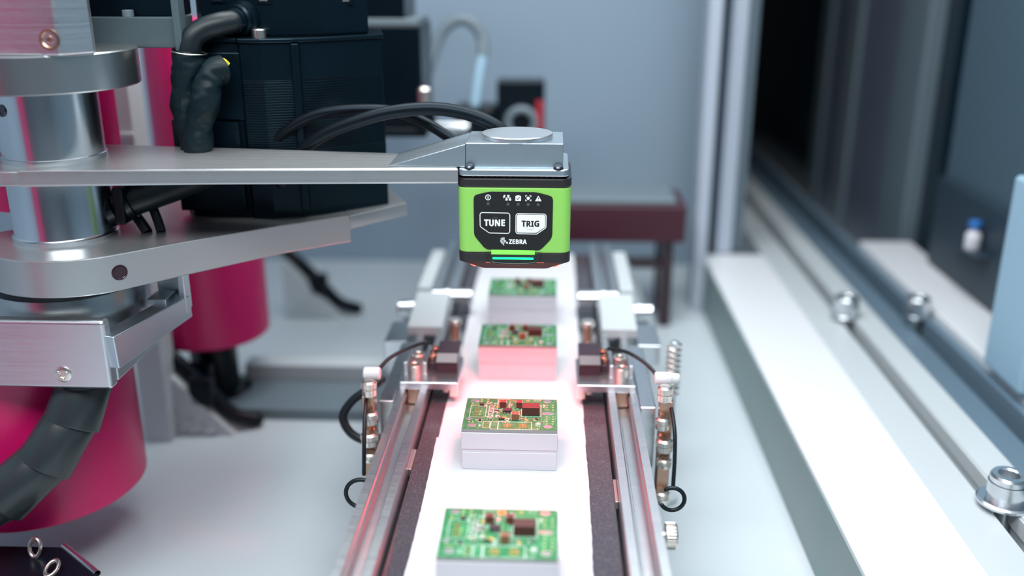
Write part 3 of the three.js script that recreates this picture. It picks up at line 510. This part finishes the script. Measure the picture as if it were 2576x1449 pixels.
// ---------------------------------------------------------------- shaft, bearing and plates on the left
const AX = -197, AZ = -42, SX = -204.5;
{
  let t = thing('drive_shaft', 'thick polished steel shaft standing through the arm at the left edge', 'shaft', [SX, 93, AZ]);
  part('lower_section', lathe([[0, 93.4], [22.6, 93.4], [22.6, 95.2], [22, 95.6], [21.6, 96.4], [21.6, 122.3], [0, 122.3]], SX, 0, AZ, 96), M.chrome, t, 60);
  part('upper_section', lathe([[0, 129.1], [22, 129.1], [22, 131.2], [21.4, 131.6], [21.4, 161], [0, 161]], SX, 0, AZ, 96), M.chrome, t, 60);
  part('set_screw', latheAlong([[2.6, 0], [2.6, 0.5], [1.6, 0.55], [1.4, 0.2], [0, 0.2]].reverse(), [SX - 9.6, 152.5, AZ + 19.1], [-0.46, 0, 0.89], 20), M.darkMetal, t);
  t = thing('shaft_collar', 'wide turned steel collar disc under the upper housing', 'collar', [SX, 161, AZ]);
  part('collar_disc', lathe([[0, 161], [39.4, 161], [40, 161.6], [40, 175.9], [39.4, 176.5], [0, 176.5]], SX, 0, AZ, 96), M.steel, t, 60);
  t = thing('upper_housing', 'grey square housing with a countersunk screw above the collar', 'housing', [AX, 176.5, AZ]);
  part('housing_body', plan([[-262, -8], [-178.5, -8], [-177, -8.6], [-169.5, -19], [-170, -22], [-186, -56], [-262, -56]], 176.5, 330, 0.8), M.alu, t, 70);
  const s = part('countersunk_screw', latheAlong([[4.1, 0], [4.1, 0.4], [3.2, 0.5], [2.2, -0.3], [1.3, 0.1], [1.2, 0.05], [0, 0.05]].reverse(), [-181.2, 182.7, -8], [0, 0, 1], 28), M.brass, t);
  t = thing('motor_flange', 'dark grey angle bracket holding a black motor at the top left', 'bracket', [-170, 174, -70]);
  part('flange_slab', box(-199, -153.5, 174.5, 188, -90, -68, 0.6), M.gunGrey, t);
  part('flange_lip', box(-153.4, -150, 173, 330, -72, -64, 0.7), M.gunGrey, t);
  part('black_motor', box(-199, -155, 188, 330, -94, -74, 1), M.motor, t);
  part('flange_screw', socketScrew(2.6, 3, -176, 188.05, -71), M.greyMetal, t);
  // the thick plate that carries the motor
  t = thing('support_plate', 'thick machined aluminium plate with a rounded end carrying the black motor', 'plate', [-150, 77, -80]);
  const sp = new THREE.Shape(); sp.moveTo(-81.9, 80); sp.lineTo(-58, 108.5); sp.lineTo(-72, 140); sp.lineTo(-100, 175); sp.lineTo(-109.9, 140);
  const thick = new THREE.Shape(); thick.moveTo(-82, 80); thick.lineTo(-110, 140); thick.lineTo(-180, 170); thick.lineTo(-195, 88); thick.lineTo(-241, 42); thick.absarc(AX, 42, 41.5, Math.PI, Math.PI * 1.72, false); thick.lineTo(-145.7, 33); thick.lineTo(-112, 61);
  part('plate_tongue', plan(sp, 86.8, 93.4, 0.3), M.aluPlate, t, 70);
  const lower = plan(thick, 77, 93.4, 0.5), lp = lower.attributes.position;
  for (let i = 0; i < lp.count; i++) if (lp.getY(i) < 82) lp.setY(i, lp.getY(i) + 3.4 * THREE.MathUtils.clamp((lp.getX(i) + 165) / 80, 0, 1));
  part('plate_body', lower, M.aluPlate, t, 70);
  part('threaded_hole', latheAlong([[0, 0.3], [2.7, 0.3], [2.9, 0.5], [3.4, 0.4], [3.5, 0]].reverse(), [-168.4, 85.2, -12.3], [0.66, 0, 0.75], 28), M.maroon, t);
  t = thing('bearing', 'wide steel bearing ring under the rounded end of the thick plate', 'bearing', [AX, 52, AZ]);
  part('seal', lathe(cyl(36, 4, 0.4), AX - 8, 72.9, AZ, 96), M.rubber, t);
  part('bearing_ring', lathe([[0, 53], [25, 53], [32.5, 54], [33.4, 55], [33.4, 71.5], [32.6, 72.7], [0, 72.7]], AX - 9, 0, AZ, 96), M.steel, t, 60);
  t = thing('clamp_block', 'rounded aluminium clamp block with a star recess screw at the left edge', 'block', [-198, 37, -8]);
  part('clamp_body', box(-260, -171.2, 36.9, 68.2, -3.5, 3, 1.6, 4), M.alu, t, 70);
  part('clamp_cheek', box(-258, -171, 38, 52.5, -60, -3.6, 1.2), M.alu, t, 70);
  const sc = part('star_screw', latheAlong([[3.6, 0], [3.6, 0.5], [2.8, 0.9], [1.6, 0.9], [1.4, 0.2], [0, 0.2]].reverse(), [-191.8, 43.8, 3], [0, 0, 1], 28), M.nickel, t);
  for (let i = 0; i < 3; i++) part('screw_lobe', new THREE.SphereGeometry(0.8, 12, 8).translate(-191.8 + 2.1 * Math.cos(i * 2.1 + 1.6), 43.8 - 2.1 * Math.sin(i * 2.1 + 1.6), 3.7), M.nickel, sc);
  t = thing('brace_bar', 'slanting aluminium brace bar running back from the clamp block', 'bar', [-160, 46, -20]);
  const bar = new THREE.BufferGeometry();
  part('bar_body', (() => { const g = box(0, 53, -7.5, 7.5, -4.5, 4.5, 0.6); const p = g.attributes.position; for (let i = 0; i < p.count; i++) p.setY(i, p.getY(i) * (1 - 0.33 * p.getX(i) / 62)); return g.rotateZ(0.06).rotateY(1.3).translate(-171.5, 54, 2); })(), M.aluCool, t, 70);
  part('bar_tongue', box(-169, -160, 62.0, 64.5, -48, -36, 0.5), M.aluCool, t);
  t = thing('stop_plate', 'thin upright aluminium plate hanging under the thick plate by the pink column', 'plate', [-154, 53, -47]);
  part('stop_body', box(-169, -154.2, 55.5, 77, -52, -49.8, 0.3), M.aluFine, t);
  part('stop_edge', box(-156.8, -153.9, 54.6, 77, -49.8, -44, 0.3), M.aluFine, t);
}

// ---------------------------------------------------------------- the big black motor
{
  const t = thing('stepper_motor', 'large black motor with ribbed stator standing on the thick plate', 'motor', [-116, 93.4, -120]);
  const P = [[-163, -84], [-158.5, -78.5], [-129, -76], [-127, -73.6], [-117, -73], [-114.5, -74.2], [-104, -77.2], [-102.5, -78.2], [-95.4, -81.6], [-66.8, -105.2], [-67.6, -108], [-76, -146], [-78, -149], [-96, -171], [-98, -172.5], [-140, -172.5], [-144, -171], [-164, -150], [-165, -147]];
  const cx = -116, cz = -123, inset = (k) => P.map(([x, z]) => { const dx = x - cx, dz = z - cz, L = Math.hypot(dx, dz); return [x - dx / L * k, z - dz / L * k]; });
  part('lower_body', plan(inset(0), 93.4, 126, 0.5), M.motor, t);
  const ribs = []; for (let i = 0; i < 27; i++) ribs.push(plan(inset(0), 126 + i * 1.22, 126 + i * 1.22 + 0.84, 0.12));
  ribs.push(plan(inset(0.55), 126, 159, 0));
  part('stator_stack', ribs, M.motor, t);
  part('upper_body', plan(inset(0.1), 159, 176.4, 0.4), M.motor, t);
  part('flange', plan(inset(-1.2), 176.4, 178.4, 0.5), M.motor, t);
  part('corner_column', box(-104, -100.5, 97, 176, -80.5, -75.6, 0.5), M.motor, t);
  const cap = part('end_cap', plan([[-152, -92], [-148, -87], [-131, -86], [-129, -84.5], [-112, -84.5], [-92, -90], [-73, -105], [-74, -108], [-84, -145], [-98, -165], [-140, -165], [-154, -150]], 178.4, 216, 1.2), M.motor, t);
  for (const [x, y, z] of [[-139, 193.5, -86.2], [-117, 193.2, -84.4], [-82, 192.6, -98.5]]) { const n = part('clip_notch', box(x - 3.6, x + 3.6, y, y + 10, z - 1.5, z + 0.8, 0.3), M.motor, cap); part('clip', box(x - 2, x + 2, y + 1.2, y + 3, z + 0.4, z + 1.5, 0.2), M.steel, n); }
  const gl = part('cable_gland', latheAlong([[0, 0], [9, 0], [9, 2.4], [7.6, 3], [7.6, 4.6], [6.6, 5.4], [6, 5.4], [6, 8.5], [4.6, 9]], [-128, 186, -86.5], [-0.35, -0.05, 0.94], 40), M.motor, t);
  part('flange_screw', socketScrew(3.3, 3.8, -119.5, 178.4, -80.5), M.nickel, t);
  part('terminal_box', front([[-163, 97], [-131, 97], [-131, 140], [-163, 141]], -79.5, -73.8, 0.6), M.motor, t);
  part('side_panel', front([[-158, 141], [-127.5, 141], [-127.5, 172], [-158, 172]], -79, -75.2, 0.5), M.motor, t);
  part('terminal_rib', tube([[-148, 115, -73.7], [-133.5, 134, -73.7]], 0.5, 8, 8), M.motor, t);
  part('terminal_rib', tube([[-150, 110, -73.7], [-133.5, 131.5, -73.7]], 0.5, 8, 8), M.motor, t);
  // its cable with the wrinkled sleeves
  const c = thing('motor_cable', 'fat black cable bending from the motor gland into a wrinkled sleeve', 'cable', [-140, 128, -80]);
  part('jacket', capped([[-130.8, 185.5, -77.6], [-136, 184.6, -74], [-143, 182, -71], [-147, 178.4, -69], [-148.8, 172, -68], [-149.4, 164, -67.5]], 5.3, 60, 20), M.rubber, c, 20);
  const wr = (pts, r, amp, ph) => { const g = tube(pts, r, 70, 22), p = g.attributes.position, curve = new THREE.CatmullRomCurve3(pts.map((q) => V(...q)), false, 'centripetal'); const v = V(); for (let i = 0; i < p.count; i++) { const row = Math.floor(i / 23), q = curve.getPointAt(Math.min(1, row / 70)); v.fromBufferAttribute(p, i).sub(q); const k = 1 + amp * (Math.sin(row * 0.21 + ph) * 0.5 + Math.sin(row * 0.37 + ((i % 23) % 22) * 0.571 * 2 + ph) * 0.35 + 1.1 * (n16(row * 0.33 + ph * 5, 8 + 2.2 * Math.sin(((i % 23) % 22) * 0.2856)) - 0.5)); v.multiplyScalar(k).add(q); p.setXYZ(i, v.x, v.y, v.z); } g.computeVertexNormals(); return g; };
  part('sleeve', wr([[-148.6, 173, -67.8], [-149.8, 165, -67], [-151.4, 154, -66.6], [-151.4, 143, -66.4], [-150, 134, -66.4], [-149, 126, -66.4]], 7.0, 0.11, 0), M.sleeve, c, 20);
  part('sleeve_rim', tube(Array.from({ length: 24 }, (_, i) => { const a = i / 24 * Math.PI * 2; return [-148.6 + 7.5 * Math.cos(a), 172.6 - 0.9 * Math.cos(a), -67.8 + 7.5 * Math.sin(a)]; }), 0.38, 48, 6, true), M.nickel, c);
  const c2 = thing('wire_sleeve', 'second wrinkled black sleeve beside the motor cable with a yellow wire end', 'cable', [-146, 128, -75]);
  part('sleeve', wr([[-133.4, 165, -67], [-136, 164.5, -64.5], [-138.8, 160, -62], [-141.4, 150, -60.5], [-144.6, 140, -60], [-146, 132, -60], [-146.4, 126, -60]], 6.4, 0.12, 2), M.sleeve, c2, 20);
  part('yellow_wire', tube([[-134.6, 170, -65], [-132.4, 169.4, -66], [-130.8, 167.4, -67.4]], 0.9, 16, 8), M.yellow, c2, 20, 'yellow wire');
  part('blue_wire', tube([[-143.5, 164.5, -65], [-141.4, 167.5, -65.4], [-139, 169, -66]], 0.6, 16, 8), M.blueCap, c2, 20, 'blue wire');
  part('tie', block(-160.5, -138, -76, -53, 3, 123.5, 127.5, 0.6), M.black, c2);
  // plug and elbow between shaft and motor
  const e = thing('cable_elbow', 'black cable plug lying between the shaft and the motor above the plate', 'connector', [-175, 93.4, -58]);
  part('plug_body', latheAlong([[0, 0], [7.6, 0], [8.4, 1], [8.4, 8], [7, 9], [7, 10.5], [8.6, 11.5], [8.6, 16], [0, 16]], [-190, 103, -45], [0.9, 0.34, -0.2], 28), M.black, e);
  part('plug_nut', box(-180, -175, 99, 116, -57, -38.5, 1.2), M.black, e);
  part('elbow_tube', capped([[-178, 107, -48], [-168, 110, -52], [-158, 113, -58], [-149, 116, -63], [-142, 119, -66]], 7, 40, 18), M.rubber, e, 20);
  part('wire_leg', tube([[-176, 101, -51], [-172, 97, -48.5], [-169, 93.5, -46.5]], 2.4, 20, 12), M.rubber, e);
  part('wire_leg', tube([[-168, 104, -53], [-165, 98, -50], [-163.4, 93.5, -48.5]], 2.2, 20, 12), M.rubber, e);
}

// ---------------------------------------------------------------- jointed hose, columns and what stands on the bed at the left
{
  let t = thing('jointed_hose', 'black jointed hose curving down from the clamp block at the left edge', 'hose', [-195, 20, 5]);
  const H = [[-190, 38, -16], [-195, 20, -6], [-204, 4, 4], [-219, -9, 13], [-240, -17, 22]];
  part('hose_cap', lathe([[0, 0], [10, 0], [15, 2.6], [15.4, 4.4], [0, 4.4]], -190, 32.4, -14), M.black, t);
  for (let i = 0; i < H.length - 1; i++) {
    const a = V(...H[i]), b = V(...H[i + 1]), L = a.distanceTo(b), d = b.clone().sub(a).normalize();
    part('hose_segment', latheAlong([[0, -1], [10.8, -1], [11.4, 0], [11.7, L * 0.5], [12.3, L + 4.4], [11.9, L + 5.2], [11, L + 5.2], [0, L + 4.6]], H[i], d.toArray(), 40), M.hose, t);
  }
  t = thing('pink_cylinder', 'near pink column behind the jointed hose at the left edge', 'column', [-243, -43, -54], 'pink columns');
  part('column_sleeve', lathe([[0, -43], [48, -43], [49.6, -41.5], [49.6, 33], [48.6, 34], [0, 34]], -243, 0, -101 + 47, 96), M.pink, t);
  part('upper_sleeve', lathe([[0, 34], [18, 34], [18, 95], [34.5, 97], [34.5, 320], [0, 320]], -238.5, 0, -100, 96), M.pink, t);
  t = thing('pink_cylinder', 'far pink column behind the black motor', 'column', [-216, -26, -232], 'pink columns');
  part('column_sleeve', lathe([[0, -29], [38, -29], [39.5, -27.5], [39.5, 70], [36, 72], [0, 72]], -216, 0, -232, 96), M.pink, t);
  part('upper_sleeve', lathe([[0, 72], [27.5, 72], [27.5, 164], [26, 172], [20, 177], [8, 179], [0, 179]], -210.5, 0, -232, 96), M.pink, t);
  part('column_base', lathe([[0, -80], [24, -80], [24, -72], [16, -70], [16, -37], [28, -33], [28, -29], [0, -29]], -216, 0, -232, 48), M.black, t);
  part('base_lug', box(-236, -206, -52, -40, -204, -196, 1), M.black, t);
  t = thing('column_bracket', 'black bracket with a silver edge and two rings under the near pink column', 'bracket', [-220, -80, -30]);
  part('bracket_plate', plan([[-300, 1], [-206, 0.5], [-182.5, 19], [-182.5, 60], [-300, 60]], -49, -45, 0.5), M.black, t);
  part('silver_edge', tube([[-207, -44.9, -0.2], [-181.8, -44.9, 20]], 1.5, 12, 10), M.aluFine, t);
  part('bracket_foot', box(-300, -215, -80, -49, 20, 50, 1), M.black, t);
  part('bracket_post', lathe(cyl(30, 2.2, 0.4), -243, -45.1, -54 + 10), M.black, t);
  for (const [x, z, a] of [[-216, 7.5, 0.35], [-200.5, 22.5, 1.25]]) part('ring_eye', new THREE.TorusGeometry(4.1, 1.2, 12, 28).scale(0.62, 1, 1).rotateX(-a).translate(x, -41, z), M.nickel, t);
  t = thing('pink_cylinder', 'pink column in front of the left frame edge, seen only mirrored in the shaft', 'column', [-318, -80, 180], 'pink columns');
  part('column_sleeve', lathe([[0, -80], [25, -80], [26, -79], [26, 300], [0, 300]], -318, 0, 180, 64), M.pink, t);
  t = thing('white_post', 'white square post standing between the two pink columns', 'post', [-234, -80, -175]);
  part('post_shaft', box(-241, -224, -80, 60, -186, -166, 0.8), M.paleMetal, t);
  part('post_head', box(-241, -223, 60, 300, -186, -166, 0.8), M.paleMetal, t);
  part('post_clip', box(-240, -222, 116, 119, -165.8, -163.5, 0.5), M.paleMetal, t);
  const g = thing('gusset_bracket', 'blurred grey triangular bracket with slanting ribs below the far pink column', 'bracket', [-212, -80, -186], 'ribbed brackets on the bed');
  part('gusset_body', front([[-236, -80], [-186, -80], [-232, -30], [-236, -30]], -200, -176, 0.8), M.paleMetal, g);
  for (let i = 0; i < 4; i++) part('rib', tube([[-232 + i * 9, -78, -175.6], [-222 + i * 8, -64 - i * 4, -175.6]], 1.5, 8, 8), M.paleMetal, g);
  part('black_bar', capped([[-234, -24, -188], [-222, -34, -187], [-205, -52, -186], [-190, -68, -185], [-176, -75, -190]], 5, 40, 14), M.black, g, 20);
  part('bar_knuckle', box(-214, -198, -60, -40, -184, -176, 2), M.black, g);
  copy(g, [25, 0, -215], 'more distant grey triangular bracket with ribs beyond the thick plate');
  t = thing('added_dark_plate', 'added low dark grey plate lying on the bed left of the conveyor', 'plate', [-150, -80, -240]);
  part('plate_body', box(-205, -95, -80, -72, -262, -200, 1), M.greyMetal, t);  // plate added to give the bed its dark band
  part('plate_rail', box(-200, -100, -72, -60, -262, -246, 1), M.paleMetal, t);
}

// ---------------------------------------------------------------- blurred devices behind
{
  let t = thing('black_actuator', 'blurred black box device behind the right side of the motor', 'device', [-110, 99, -290]);
  part('actuator_body', box(-150, -70.5, 105, 172, -330, -272, 1.5), M.black, t);
  part('actuator_top', box(-150, -81, 176, 260, -330, -276, 1.5), M.black, t);
  part('actuator_plate', box(-150, -72, 172, 176, -330, -273, 0.5), M.greyMetal, t);
  part('actuator_foot', box(-150, -68, 99, 105, -330, -268, 1), M.black, t);
  part('actuator_bolt', lathe(cyl(4.6, 15, 1.5), -68, 118, -266, 28), M.nickel, t);
  part('actuator_bolt', lathe(cyl(6.5, 13, 0.5), -68, 105, -266, 28), M.black, t);
  part('wall_bracket', box(-150, -125, 105, 150, -560, -330, 1), M.greyMetal, t);
  t = thing('air_hose', 'blurred grey hose arching up between the two black devices', 'hose', [-60, 100, -400]);
  part('hose_jacket', capped([[-92, 96, -394], [-87.6, 110.5, -394.1], [-80.1, 137.4, -403.7], [-72.5, 156.9, -410], [-60, 167.4, -412], [-48.9, 165.9, -412], [-40, 153.9, -411], [-39, 141, -406.5]], 4.6, 60, 14), M.greyMetal, t, 20);
  part('hose_end', capped([[-39, 141, -406.5], [-42, 126, -401], [-45, 104, -394]], 4.2, 24, 14), M.paleBlue, t, 20);
  t = thing('camera_module', 'blurred black camera block with a ring and red strip behind the scanner', 'device', [-8, -80, -400]);
  part('module_body', box(-28, 10.5, 60, 121, -430, -402, 1.5), M.black, t);
  part('module_wing', box(-62, -28, 70, 102, -426, -396, 5), M.black, t);
  part('lens_ring', new THREE.TorusGeometry(11, 3.2, 14, 40).translate(-8, 88, -401), M.greyMetal, t);
  part('red_strip', box(3.5, 9.5, 66, 106, -402, -399, 1), M.red, t);
  part('module_stand', box(-24, 5, -80, 60, -470, -444, 1), M.greyMetal, t);
  part('module_shelf', box(-24, 5, 54, 60, -470, -404, 1), M.greyMetal, t);
  part('side_rod', latheAlong(cyl(6, 30, 1), [-80, 84, -400], [1, 0, 0]), M.chrome, t);
  t = thing('control_box', 'blurred dark box tinted maroon for red lamp spill, with a grey lid, to the right behind the scanner', 'box', [60, -80, -400]);
  part('box_body', box(-20, 126, -5, 26, -440, -378, 2), M.redSpill, t);
  part('box_lid', box(-20, 118, 26, 31, -440, -380, 2), M.greyMetal, t);
  part('leg', box(-16, -6, -80, -5, -400, -385, 1), M.maroon, t); part('leg', box(108, 118, -80, -5, -400, -385, 1), M.maroon, t); part('leg', box(108, 118, -80, -5, -438, -424, 1), M.maroon, t);
  part('cross_bar', box(-6, 108, -30, -22, -398, -388, 1), M.maroon, t);
}
renderer.render(scene, camera);
